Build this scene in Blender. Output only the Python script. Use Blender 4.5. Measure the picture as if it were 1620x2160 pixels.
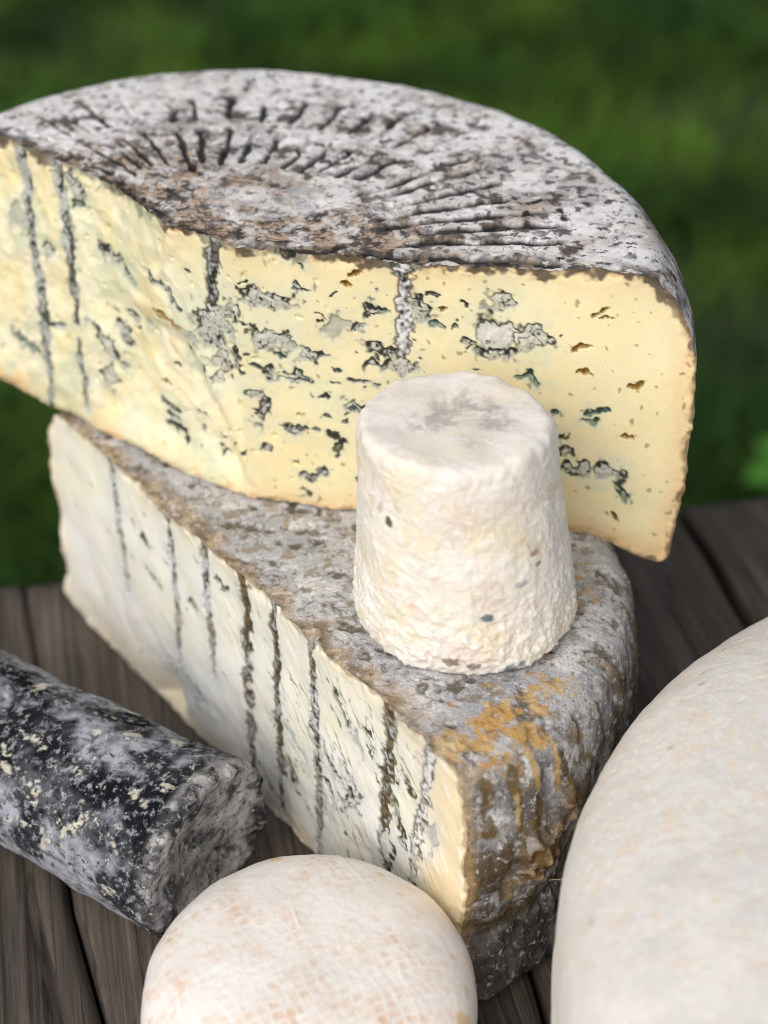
import bpy, math
import numpy as np

# ------------------------------------------------------------------ camera, sky, sun, exposure
scene = bpy.context.scene
for o in list(bpy.data.objects):
    bpy.data.objects.remove(o)
CAM_H = 0.401
cam_data = bpy.data.cameras.new("camera")
cam = bpy.data.objects.new("camera", cam_data)
scene.collection.objects.link(cam)
cam.location = (0, 0, CAM_H)
cam.rotation_euler = (math.radians(90 - 35), 0, 0)
cam_data.sensor_fit = 'VERTICAL'
cam_data.sensor_height = 36.0
cam_data.sensor_width = 27.0
cam_data.lens = 60.0
cam_data.clip_start = 0.01
cam_data.clip_end = 200.0
cam_data.dof.use_dof = True
cam_data.dof.focus_distance = 0.488
cam_data.dof.aperture_fstop = 6.8
scene.camera = cam

SUN_EL, SUN_AZ = 40.0, 212.0          # azimuth clockwise from +Y (behind and to the left of the camera)
world = bpy.data.worlds.new("World")
scene.world = world
world.use_nodes = True
wn = world.node_tree
wn.nodes.clear()
sky = wn.nodes.new('ShaderNodeTexSky')
sky.sky_type = 'NISHITA'
sky.sun_disc = False
sky.sun_elevation = math.radians(SUN_EL)
sky.sun_rotation = math.radians(SUN_AZ)
sky.air_density = 1.0
sky.dust_density = 6.0
sky.ozone_density = 0.6
hsv = wn.nodes.new('ShaderNodeHueSaturation')      # thin overcast: a whiter sky
hsv.inputs['Saturation'].default_value = 0.46
bg = wn.nodes.new('ShaderNodeBackground')
bg.inputs['Strength'].default_value = 0.12
wo = wn.nodes.new('ShaderNodeOutputWorld')
wn.links.new(sky.outputs[0], hsv.inputs['Color'])
wn.links.new(hsv.outputs[0], bg.inputs['Color'])
wn.links.new(bg.outputs[0], wo.inputs['Surface'])

sun_data = bpy.data.lights.new("sun", 'SUN')
sun_data.energy = 1.3
sun_data.angle = math.radians(85)
sun_data.color = (1.0, 0.98, 0.95)
sun = bpy.data.objects.new("sun", sun_data)
scene.collection.objects.link(sun)
sun.rotation_euler = (math.radians(90 - SUN_EL), 0, math.radians(180 - SUN_AZ))
sun.location = (-1, -1, 2)

scene.view_settings.view_transform = 'Standard'
scene.view_settings.look = 'None'
scene.view_settings.gamma = 1.0
scene.view_settings.use_curve_mapping = False
scene.view_settings.exposure = -0.2
scene.cycles.use_denoising = True
scene.cycles.use_adaptive_sampling = False
scene.cycles.max_bounces = 8
scene.cycles.pixel_filter_type = 'BLACKMAN_HARRIS'
scene.cycles.filter_width = 1.05

# ------------------------------------------------------------------ numpy noise
rng = np.random.default_rng(7)
_G = rng.normal(size=(32, 32, 32, 3)).astype(np.float32)
_G /= np.linalg.norm(_G, axis=-1, keepdims=True)
_G = _G.reshape(-1, 3)


def noise(P, f, seed=0.0):
    """Perlin noise of points P (...,3) in metres at f cycles per metre, about -0.7..0.7"""
    p = (np.asarray(P, np.float32) * np.float32(f)).reshape(-1, 3) + np.float32(seed * 7.31 + 101.5)
    i = np.floor(p)
    t = p - i
    i = i.astype(np.int32)
    w = t * t * t * (t * (t * 6 - 15) + 10)
    out = 0
    for dx in (0, 1):
        wx = w[:, 0] if dx else 1 - w[:, 0]
        for dy in (0, 1):
            wy = w[:, 1] if dy else 1 - w[:, 1]
            for dz in (0, 1):
                wz = w[:, 2] if dz else 1 - w[:, 2]
                h = (((i[:, 0] + dx) & 31) * 32 + ((i[:, 1] + dy) & 31)) * 32 + ((i[:, 2] + dz) & 31)
                g = _G[h]
                d = g[:, 0] * (t[:, 0] - dx) + g[:, 1] * (t[:, 1] - dy) + g[:, 2] * (t[:, 2] - dz)
                out = out + d * (wx * wy * wz)
    return (out * 1.4).reshape(np.shape(P)[:-1])


def fbm(P, f, oct=3, seed=0.0, gain=0.5):
    a, s, tot = 1.0, 0, 0
    for k in range(oct):
        s = s + a * noise(P, f * 2.03 ** k, seed + k * 1.7)
        tot += a
        a *= gain
    return s / tot * 1.3


def vnoise(P, f, seed=0.0):
    return np.stack([noise(P, f, seed), noise(P, f, seed + 11.3), noise(P, f, seed + 23.9)], -1)


def ss(a, b, x):
    t = np.clip((x - a) / (b - a), 0, 1)
    return t * t * (3 - 2 * t)


def lin(r, g, b):
    c = np.array([r, g, b], float) / 255.0
    return np.where(c <= 0.04045, c / 12.92, ((c + 0.055) / 1.055) ** 2.4)


def mix(a, b, t):
    t = np.asarray(t)[..., None]
    return a * (1 - t) + b * t


# ------------------------------------------------------------------ objects
COL = scene.collection


def tag(o, label, cat, group=None, kind=None):
    if label: o['label'] = label
    if cat: o['category'] = cat
    if group: o['group'] = group
    if kind: o['kind'] = kind
    return o


def empty(name, loc):
    o = bpy.data.objects.new(name, None)
    o.empty_display_size = 0.02
    o.location = loc
    COL.objects.link(o)
    return o


def raw_mesh(name, V, F, mat, parent=None, col=None, normals=None, smooth=True):
    """V (n,3) local, F (m,4) or (m,3) array"""
    me = bpy.data.meshes.new(name)
    V = np.asarray(V, np.float32)
    F = np.asarray(F, np.int32)
    n = F.shape[1]
    me.vertices.add(len(V))
    me.vertices.foreach_set('co', V.ravel())
    me.loops.add(F.size)
    me.loops.foreach_set('vertex_index', F.ravel())
    me.polygons.add(len(F))
    me.polygons.foreach_set('loop_start', np.arange(0, F.size, n, dtype=np.int32))
    me.update(calc_edges=True)
    me.polygons.foreach_set('use_smooth', np.full(len(F), smooth))
    if col is not None:
        c = np.ones((len(V), 4), np.float32)
        c[:, :col.shape[1]] = col
        at = me.attributes.new('col', 'FLOAT_COLOR', 'POINT')
        at.data.foreach_set('color', c.ravel())
    if normals is not None:
        me.normals_split_custom_set_from_vertices(np.asarray(normals, np.float32))
    me.materials.append(mat)
    o = bpy.data.objects.new(name, me)
    COL.objects.link(o)
    if parent is not None:
        o.parent = parent
    return o


def grid_faces(nr, nc, wrap=False, flip=False):
    r, c = np.meshgrid(np.arange(nr - 1), np.arange(nc if wrap else nc - 1), indexing='ij')
    c2 = (c + 1) % nc
    F = np.stack([r * nc + c, (r + 1) * nc + c, (r + 1) * nc + c2, r * nc + c2], -1).reshape(-1, 4)
    return F[:, ::-1] if flip else F


def grid_normals(P, wrap=False, flip=False):
    du = np.gradient(P, axis=0)
    if wrap:
        dv = (np.roll(P, -1, 1) - np.roll(P, 1, 1)) / 2
    else:
        dv = np.gradient(P, axis=1)
    n = np.cross(du, dv)
    n /= np.linalg.norm(n, axis=-1, keepdims=True) + 1e-12
    return -n if flip else n


def split_grid(P, col, lab, names, base_name, mat, parent, origin, flip=False, normals=None):
    """one child mesh for the base (label 0) and one for each other label, seamless by shared normals"""
    nr, nc = P.shape[:2]
    F = grid_faces(nr, nc, flip=flip)
    V = (P - origin).reshape(-1, 3)
    C = col.reshape(-1, col.shape[-1])
    N = (grid_normals(P, flip=flip) if normals is None else normals).reshape(-1, 3)
    L = lab.reshape(-1)[F].max(axis=1)
    objs = []
    for k in range(0, len(names) + 1):
        f = F[L == k]
        if len(f) < 4:
            continue
        idx, inv = np.unique(f, return_inverse=True)
        objs.append(raw_mesh(base_name if k == 0 else names[k - 1], V[idx], inv.reshape(-1, 4), mat, parent,
                             C[idx], N[idx]))
    return objs


def make_mat(name, rough=0.7, spec=0.35, var=0.12, vscale=900, bump=0.3, bscale=700, bscale2=2200, bdist=0.0006,
             sss=0.0, sss_rad=(1, .7, .4), sheen=0.0, coat=0.0, rough_from_col=False, flecks=()):
    m = bpy.data.materials.new(name)
    m.use_nodes = True
    nt = m.node_tree
    N, K = nt.nodes, nt.links
    p = N['Principled BSDF']
    at = N.new('ShaderNodeAttribute'); at.attribute_name = 'col'
    tc = N.new('ShaderNodeTexCoord')
    n1 = N.new('ShaderNodeTexNoise'); n1.inputs['Scale'].default_value = vscale; n1.inputs['Detail'].default_value = 5
    n1.inputs['Roughness'].default_value = 0.65
    K.new(tc.outputs['Object'], n1.inputs['Vector'])
    mr = N.new('ShaderNodeMapRange')
    mr.inputs['From Min'].default_value = 0.25; mr.inputs['From Max'].default_value = 0.75
    mr.inputs['To Min'].default_value = 1 - var; mr.inputs['To Max'].default_value = 1 + var
    K.new(n1.outputs[0], mr.inputs['Value'])
    mx = N.new('ShaderNodeVectorMath'); mx.operation = 'SCALE'
    K.new(at.outputs['Color'], mx.inputs[0]); K.new(mr.outputs[0], mx.inputs['Scale'])
    cur = mx.outputs[0]
    for fs, lo_, hi_, fc, amt, sd_ in flecks:          # small flecks of another growth on the surface
        fm = N.new('ShaderNodeMapping'); fm.inputs['Location'].default_value = (sd_, sd_ * 2, sd_ * 3)
        K.new(tc.outputs['Object'], fm.inputs['Vector'])
        fnz = N.new('ShaderNodeTexNoise'); fnz.inputs['Scale'].default_value = fs; fnz.inputs['Detail'].default_value = 6
        fnz.inputs['Roughness'].default_value = 0.68; fnz.inputs['Distortion'].default_value = 0.15
        K.new(fm.outputs[0], fnz.inputs['Vector'])
        fr = N.new('ShaderNodeMapRange'); fr.interpolation_type = 'SMOOTHSTEP'
        fr.inputs['From Min'].default_value = lo_; fr.inputs['From Max'].default_value = hi_
        fr.inputs['To Max'].default_value = amt
        K.new(fnz.outputs[0], fr.inputs['Value'])
        fg = N.new('ShaderNodeMath'); fg.operation = 'MULTIPLY'; K.new(fr.outputs[0], fg.inputs[0]); K.new(at.outputs['Alpha'], fg.inputs[1])
        fx = N.new('ShaderNodeMix'); fx.data_type = 'RGBA'
        K.new(fg.outputs[0], fx.inputs['Factor']); K.new(cur, fx.inputs['A']); fx.inputs['B'].default_value = (*fc, 1)
        cur = fx.outputs['Result']
    K.new(cur, p.inputs['Base Color'])
    b1 = N.new('ShaderNodeTexNoise'); b1.inputs['Scale'].default_value = bscale; b1.inputs['Detail'].default_value = 6
    b1.inputs['Roughness'].default_value = 0.6
    b2 = N.new('ShaderNodeTexNoise'); b2.inputs['Scale'].default_value = bscale2; b2.inputs['Detail'].default_value = 3
    K.new(tc.outputs['Object'], b1.inputs['Vector']); K.new(tc.outputs['Object'], b2.inputs['Vector'])
    ad = N.new('ShaderNodeMath'); ad.operation = 'MULTIPLY_ADD'
    K.new(b2.outputs[0], ad.inputs[0]); ad.inputs[1].default_value = 0.35; K.new(b1.outputs[0], ad.inputs[2])
    bp = N.new('ShaderNodeBump'); bp.inputs['Strength'].default_value = bump; bp.inputs['Distance'].default_value = bdist
    K.new(ad.outputs[0], bp.inputs['Height']); K.new(bp.outputs[0], p.inputs['Normal'])
    p.inputs['Roughness'].default_value = rough
    p.inputs['Specular IOR Level'].default_value = spec
    if rough_from_col:                       # alpha of the attribute carries the wetness of the spot
        r2 = N.new('ShaderNodeMapRange')
        r2.inputs['To Min'].default_value = 0.42; r2.inputs['To Max'].default_value = rough
        K.new(at.outputs['Alpha'], r2.inputs['Value']); K.new(r2.outputs[0], p.inputs['Roughness'])
    if sss:
        p.inputs['Subsurface Weight'].default_value = sss
        p.inputs['Subsurface Radius'].default_value = sss_rad
        p.inputs['Subsurface Scale'].default_value = 0.004
    if sheen:
        p.inputs['Sheen Weight'].default_value = sheen
        p.inputs['Sheen Roughness'].default_value = 0.5
    if coat:
        p.inputs['Coat Weight'].default_value = coat
        p.inputs['Coat Roughness'].default_value = 0.3
    return m


M_paste = make_mat('blue_cheese_paste', rough=0.42, spec=0.35, var=0.05, vscale=500, bump=0.15, bscale=120, bscale2=600, bdist=0.0004)
M_paste2 = make_mat('pale_blue_cheese_paste', rough=0.42, spec=0.35, var=0.05, vscale=500, bump=0.15, bscale=120, bscale2=600, bdist=0.0004)
M_rind = make_mat('mould_rind', rough=0.85, spec=0.12, var=0.14, vscale=500, bump=0.35, bscale=500, bscale2=1800, bdist=0.0006, rough_from_col=True,
                  flecks=((210, .555, .585, lin(64, 58, 54), .85, 3.0), (420, .60, .63, lin(48, 44, 42), .85, 5.0), (130, .53, .59, lin(240, 238, 234), .75, 9.0), (330, .60, .64, lin(178, 152, 132), .5, 13.0)))
M_furry = make_mat('furry_grey_rind', rough=0.95, spec=0.12, var=0.3, vscale=1300, bump=0.75, bscale=900, bscale2=2600, bdist=0.0007, rough_from_col=True,
                   flecks=((260, .58, .65, lin(100, 90, 66), .7, 4.0), (420, .56, .62, lin(220, 219, 220), .65, 11.0), (700, .59, .64, lin(74, 66, 52), .8, 17.0)))
M_goat = make_mat('goat_cheese_rind', rough=0.5, spec=0.3, var=0.05, vscale=600, bump=0.3, bscale=500, bscale2=1700, bdist=0.0005, sss=0.2)
M_ash = make_mat('ash_rind', rough=1.0, spec=0.08, var=0.25, vscale=1200, bump=0.7, bscale=500, bscale2=1800, bdist=0.0005,
                 flecks=((420, .50, .66, lin(172, 175, 184), .75, 2.0), (480, .53, .64, lin(22, 23, 27), .8, 6.0), (300, .62, .68, lin(222, 219, 208), .7, 8.0)))
M_round = make_mat('washed_cream_rind', rough=0.5, spec=0.3, var=0.04, vscale=800, bump=0.25, bscale=400, bscale2=1500, bdist=0.0006, sss=0.15,
                   flecks=((170, .53, .64, lin(230, 198, 170), .4, 5.0), (300, .54, .64, lin(248, 246, 243), .75, 7.0)))
M_big = make_mat('chalk_white_rind', rough=0.85, spec=0.2, var=0.04, vscale=900, bump=0.7, bscale=420, bscale2=1300, bdist=0.0006, sss=0.1,
                 flecks=((300, .54, .64, lin(232, 215, 198), .45, 5.0), (520, .53, .62, lin(246, 244, 241), .6, 7.0), (60, .5, .7, lin(212, 211, 210), .4, 1.0), (900, .69, .71, lin(120, 108, 96), .6, 12.0)))

# ------------------------------------------------------------------ ground and lawn
GZ = -0.75


def leaf_mat(name, c1, c2, scale):
    m = bpy.data.materials.new(name); m.use_nodes = True
    N, K = m.node_tree.nodes, m.node_tree.links
    p = N['Principled BSDF']
    at = N.new('ShaderNodeAttribute'); at.attribute_name = 'col'
    K.new(at.outputs['Color'], p.inputs['Base Color'])
    p.inputs['Roughness'].default_value = 0.6
    p.inputs['Specular IOR Level'].default_value = 0.2
    tr = N.new('ShaderNodeBsdfTranslucent'); K.new(at.outputs['Color'], tr.inputs['Color'])
    mx = N.new('ShaderNodeMixShader'); mx.inputs[0].default_value = 0.3
    out = N['Material Output']
    K.new(p.outputs[0], mx.inputs[1]); K.new(tr.outputs[0], mx.inputs[2]); K.new(mx.outputs[0], out.inputs['Surface'])
    return m


M_leaf = leaf_mat('grass_leaf', None, None, 1)
m = bpy.data.materials.new('lawn_soil'); m.use_nodes = True
_n = m.node_tree.nodes; _k = m.node_tree.links
_t = _n.new('ShaderNodeTexNoise'); _t.inputs['Scale'].default_value = 9; _t.inputs['Detail'].default_value = 8
_c = _n.new('ShaderNodeTexCoord'); _k.new(_c.outputs['Object'], _t.inputs['Vector'])
_r = _n.new('ShaderNodeValToRGB')
_r.color_ramp.elements[0].position = 0.35; _r.color_ramp.elements[0].color = (0.020, 0.036, 0.010, 1)
_r.color_ramp.elements[1].position = 0.7; _r.color_ramp.elements[1].color = (0.045, 0.075, 0.018, 1)
_k.new(_t.outputs[0], _r.inputs[0]); _k.new(_r.outputs[0], _n['Principled BSDF'].inputs['Base Color'])
_n['Principled BSDF'].inputs['Roughness'].default_value = 0.95
M_soil = m
gx, gy = np.meshgrid(np.linspace(-30, 30, 41), np.linspace(-20, 60, 41), indexing='ij')
GP = np.stack([gx, gy, np.full_like(gx, GZ)], -1)
tag(raw_mesh('lawn_ground', GP.reshape(-1, 3), grid_faces(41, 41), M_soil), None, None, kind='structure')


def blades(n, xy, hgt, wid, lean, cols):
    """bent blades of three quads; returns V, F, C"""
    a = rng.uniform(0, 2 * np.pi, n)
    d = np.stack([np.cos(a), np.sin(a)], -1)
    pr = np.stack([-d[:, 1], d[:, 0]], -1)
    V = np.zeros((n, 7, 3), np.float32)
    for k, (t, ww) in enumerate(((0, .7), (.4, 1), (.75, .7))):
        c = xy + d * (lean * hgt * t * t)[:, None]
        z = GZ + hgt * t * (1 - .25 * lean * t)
        V[:, 2 * k, :2] = c + pr * (wid * ww)[:, None]; V[:, 2 * k + 1, :2] = c - pr * (wid * ww)[:, None]
        V[:, 2 * k, 2] = V[:, 2 * k + 1, 2] = z
    V[:, 6, :2] = xy + d * (lean * hgt)[:, None]; V[:, 6, 2] = GZ + hgt * (1 - .25 * lean)
    b = (np.arange(n) * 7)[:, None]
    F = np.concatenate([b + np.array([[0, 1, 3]]), b + np.array([[0, 3, 2]]), b + np.array([[2, 3, 5]]),
                        b + np.array([[2, 5, 4]]), b + np.array([[4, 5, 6]])])
    C = np.repeat(cols[:, None, :], 7, 1)
    return V.reshape(-1, 3), F, C.reshape(-1, 3)


nb = 95000
yy = 0.45 + 6.5 * rng.random(nb) ** 1.15
xx = (rng.random(nb) * 2 - 1) * (0.75 + 0.42 * yy)
XY = np.stack([xx, yy], -1)
p3 = np.stack([xx, yy, xx * 0], -1)
cl = fbm(p3, 2.2, 3, 3.0)
cl2 = noise(p3, 5.0, 9.0)
keep = rng.random(nb) < 0.86 + .7 * cl
XY, cl, cl2 = XY[keep], cl[keep], cl2[keep]
n_ = len(XY)
hg = (0.05 + 0.06 * rng.random(n_)) * (1 + 0.9 * np.clip(cl, -.5, .6))
gc = mix(lin(42, 66, 20), lin(100, 136, 44), np.clip(0.42 + 1.5 * cl2 + 0.1 * rng.normal(size=n_), 0, 1))
gc = mix(gc, lin(52, 96, 40), np.clip(noise(p3[keep], 3.1, 14.0) + .2, 0, 1) * .8)
V, F, C = blades(n_, XY, hg, 0.0016 + 0.0022 * rng.random(n_), 0.5 + 1.2 * rng.random(n_), gc)
tag(raw_mesh('grass', V, F, M_leaf, col=C), 'blurred green lawn grass growing behind the wooden table', 'grass', kind='stuff')


def weed(x, y, nl, ln, wd, c, label, seed, tall=.05):
    """rosette of broad arched leaves"""
    r = np.random.default_rng(seed)
    e = empty('broadleaf_weed', (x, y, GZ))
    for k in range(nl):
        a = 2 * np.pi * (k + r.uniform(-.3, .3)) / nl
        u = np.linspace(0, 1, 9)[:, None]; v = np.linspace(-1, 1, 5)[None, :]
        L = ln * r.uniform(.75, 1.1); up = r.uniform(.5, 1.1)
        rr = L * (u * .85) ; hh = tall + L * up * (u - .62 * u * u) + .12 * wd * np.abs(v)
        wv = wd * np.sin(np.pi * np.clip(u * .93 + .05, 0, 1)) ** .8 * v
        X = np.cos(a) * rr - np.sin(a) * wv; Y = np.sin(a) * rr + np.cos(a) * wv
        Pq = np.stack([X, Y, hh + 0 * wv], -1)
        cc = np.broadcast_to(c * r.uniform(.8, 1.15), Pq.shape).reshape(-1, 3)
        raw_mesh('leaf', Pq.reshape(-1, 3), grid_faces(9, 5), M_leaf, e, col=cc)
    raw_mesh('stem', np.array([[-.004, -.004, 0], [.004, -.004, 0], [.004, .004, 0], [-.004, .004, 0], [-.003, -.003, tall + .01], [.003, -.003, tall + .01], [.003, .003, tall + .01], [-.003, .003, tall + .01]]),
             np.array([[0, 1, 5, 4], [1, 2, 6, 5], [2, 3, 7, 6], [3, 0, 4, 7], [4, 5, 6, 7]]), M_leaf, e, col=np.broadcast_to(c * .7, (8, 3)))
    tag(e, label, 'weed', 'weeds in the lawn')
    return e


weed(.155, 3.45, 5, .16, .045, lin(150, 170, 30), 'yellow green broadleaf weed showing above the rim of the upper cheese wheel', 5, .10)
weed(.50, 1.62, 7, .12, .035, lin(92, 150, 60), 'bright green broadleaf weed on the lawn just past the plank table', 8, .04)
weed(-.62, 2.6, 6, .14, .04, lin(84, 130, 70), 'dull green broadleaf weed in the lawn beyond the upper wheel', 11, .05)

# ------------------------------------------------------------------ table of weathered planks
def wood_mat(name, seed, tint):
    m = bpy.data.materials.new(name); m.use_nodes = True
    N, K = m.node_tree.nodes, m.node_tree.links
    p = N['Principled BSDF']
    tc = N.new('ShaderNodeTexCoord')
    def nz(sx, sy, det, rgh=0.6):
        mp = N.new('ShaderNodeMapping'); mp.inputs['Scale'].default_value = (sx, sy, sx)
        mp.inputs['Location'].default_value = (seed * 3.1, seed * 1.7, seed)
        K.new(tc.outputs['Object'], mp.inputs['Vector'])
        t = N.new('ShaderNodeTexNoise'); t.inputs['Scale'].default_value = 1; t.inputs['Detail'].default_value = det
        t.inputs['Roughness'].default_value = rgh
        K.new(mp.outputs[0], t.inputs['Vector']); return t
    g1 = nz(330, 9, 8, .7); g2 = nz(1100, 34, 6, .75); g3 = nz(22, 12, 4)
    r1 = N.new('ShaderNodeValToRGB')
    e = r1.color_ramp.elements
    e[0].position = 0.2; e[0].color = (*lin(50, 46, 42) * tint, 1)
    e[1].position = 0.8; e[1].color = (*lin(138, 128, 118) * tint, 1)
    k = e.new(0.5); k.color = (*lin(100, 91, 83) * tint, 1)
    K.new(g1.outputs[0], r1.inputs[0])
    r2 = N.new('ShaderNodeMapRange'); r2.inputs['From Min'].default_value = .3; r2.inputs['From Max'].default_value = .62
    r2.inputs['To Min'].default_value = .66; r2.inputs['To Max'].default_value = 1.16
    K.new(g2.outputs[0], r2.inputs['Value'])
    r3 = N.new('ShaderNodeMapRange'); r3.inputs['From Min'].default_value = .3; r3.inputs['From Max'].default_value = .7
    r3.inputs['To Min'].default_value = .72; r3.inputs['To Max'].default_value = 1.25
    K.new(g3.outputs[0], r3.inputs['Value'])
    m1 = N.new('ShaderNodeMath'); m1.operation = 'MULTIPLY'; K.new(r2.outputs[0], m1.inputs[0]); K.new(r3.outputs[0], m1.inputs[1])
    sc = N.new('ShaderNodeVectorMath'); sc.operation = 'SCALE'; K.new(r1.outputs[0], sc.inputs[0]); K.new(m1.outputs[0], sc.inputs['Scale'])
    K.new(sc.outputs[0], p.inputs['Base Color'])
    bp = N.new('ShaderNodeBump'); bp.inputs['Strength'].default_value = .7; bp.inputs['Distance'].default_value = .0012
    # dark drying splits along the grain
    g4 = nz(75, 1.6, 3); r4 = N.new('ShaderNodeMapRange'); r4.interpolation_type = 'SMOOTHSTEP'
    ab = N.new('ShaderNodeMath'); ab.operation = 'SUBTRACT'; K.new(g4.outputs[0], ab.inputs[0]); ab.inputs[1].default_value = .5
    ab2 = N.new('ShaderNodeMath'); ab2.operation = 'ABSOLUTE'; K.new(ab.outputs[0], ab2.inputs[0])
    r4.inputs['From Min'].default_value = .004; r4.inputs['From Max'].default_value = .018; r4.inputs['To Min'].default_value = .5; r4.inputs['To Max'].default_value = 1
    K.new(ab2.outputs[0], r4.inputs['Value'])
    m2 = N.new('ShaderNodeMath'); m2.operation = 'MULTIPLY'; K.new(m1.outputs[0], m2.inputs[0]); K.new(r4.outputs[0], m2.inputs[1])
    K.new(m2.outputs[0], sc.inputs['Scale'])
    hh_ = N.new('ShaderNodeMath'); hh_.operation = 'MULTIPLY'; K.new(g2.outputs[0], hh_.inputs[0]); K.new(r4.outputs[0], hh_.inputs[1])
    K.new(hh_.outputs[0], bp.inputs['Height']); K.new(bp.outputs[0], p.inputs['Normal'])
    p.inputs['Roughness'].default_value = .75; p.inputs['Specular IOR Level'].default_value = .3
    return m


BD = np.array([-0.2058, 0.9786]); PD = np.array([BD[1], -BD[0]])     # along the boards, across them
T_ANG = math.atan2(-BD[0], BD[1])
T0, T1, THK = -0.30, 0.545, 0.032
table = empty('wooden_table', (0, 0.15, GZ))
table.rotation_euler = (0, 0, T_ANG)
tag(table, 'weathered grey brown plank table with dark gaps, carrying the cheeses', 'table')
gaps = [-.39, -.265, -.14, None, .113, .2385, .364, .49]


def gap_line(g, t):
    if g is None:
        return np.interp(t, [.0, .3, .33, .375, .43, .5, .541], [.0, -.0095, -.0135, -.0199, -.0225, -.0258, -.028])
    return g + 0.0015 * np.sin(t * 23 + g * 40) + .0008 * np.sin(t * 71 + g * 90)


org = np.array([0, .15, GZ])
Rm = np.array([[math.cos(T_ANG), -math.sin(T_ANG)], [math.sin(T_ANG), math.cos(T_ANG)]])


def to_table(Pw):
    q = Pw - org
    q = q.copy(); q[..., :2] = q[..., :2] @ Rm
    return q


for i in range(7):
    hw = .0026 if i in (4, 5) else .0011
    na, nt_ = 56, 90
    t = T0 + (T1 - T0 + (.003 * abs(math.sin(i * 2.3)) if i != 5 else 0)) * np.linspace(0, 1, nt_)
    thin = .0001 + .0005 * ss(.46, .36, t)
    lo = gap_line(gaps[i], t) + (.0026 if i == 5 else thin if i == 3 else .0009); hi = gap_line(gaps[i + 1], t) - (.0026 if i == 4 else thin if i == 2 else .0009)
    u = np.linspace(0, 1, na)
    w = lo[None, :] + (hi - lo)[None, :] * u[:, None]
    tt = np.broadcast_to(t[None, :], w.shape)
    X = w * PD[0] + tt * BD[0]; Y = w * PD[1] + tt * BD[1]
    g3 = np.stack([w * 6, tt * .35, w * 0 + i], -1)
    Z = -.0012 + .0009 * np.clip(fbm(g3, 38, 3, i * 2.1), -1, 1) + 0.0
    ed = np.minimum(np.minimum(u, 1 - u)[:, None] * .125, np.minimum(t - t[0], t[-1] - t)[None, :])
    Z = np.minimum(Z, -.0001) - .004 * (1 - ss(0, .004, ed)) ** 2
    if i in (2, 3):                       # drying cracks along the grain
        for c0, w0 in ((.22, .0007), (.68, .0005), (.88, .0006)):
            cl_ = (c0 + .03 * np.sin(t * 17 + i)[None, :] - u[:, None]) * .125
            Z = Z - .004 * np.exp(-(cl_ / w0) ** 2) * (ss(-.2, .3, np.sin(t * 9 + c0 * 40 + i))[None, :])
    top = np.stack([X, Y, Z], -1)
    bot = np.stack([X, Y, np.full_like(X, -THK)], -1)
    # closed board: wrap rows around: top, far side, bottom
    ring = np.concatenate([top, bot[::-1]], 0)
    ring = np.concatenate([ring, ring[:1]], 0)
    Vp = to_table(ring); nr_, nc_ = Vp.shape[:2]
    Fp = grid_faces(nr_, nc_, flip=True)
    caps = []
    for c in (0, nc_ - 1):
        for a_ in range(na - 1):
            q = [a_ * nc_ + c, (a_ + 1) * nc_ + c, (2 * na - 2 - a_) * nc_ + c, (2 * na - 1 - a_) * nc_ + c]
            caps.append(q if c == 0 else q[::-1])
    mt = wood_mat('plank_wood', i * 5.3 + 1, [1., 1., 1., .95, .9, .92, 1.][i])
    raw_mesh('plank', Vp.reshape(-1, 3), np.concatenate([Fp, np.array(caps)]), mt, table)


def box_part(name, lo, hi, mat, parent):
    x0, y0, z0 = lo; x1, y1, z1 = hi
    V = np.array([[x, y, z] for z in (z0, z1) for y in (y0, y1) for x in (x0, x1)], float)
    Fq = np.array([[0, 2, 3, 1], [4, 5, 7, 6], [0, 1, 5, 4], [1, 3, 7, 5], [3, 2, 6, 7], [2, 0, 4, 6]])
    return raw_mesh(name, V, Fq, mat, parent, smooth=False)


M_under = wood_mat('frame_wood', 44, .8)
zt = -GZ - THK - .0005
for yb in (-.30, .22):
    box_part('crossbeam', (-.36, yb, zt - .05), (.46, yb + .06, zt), M_under, table)
    for xb in (-.33, .38):
        box_part('leg', (xb, yb + .003, 0), (xb + .055, yb + .057, zt - .0505), M_under, table)

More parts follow.
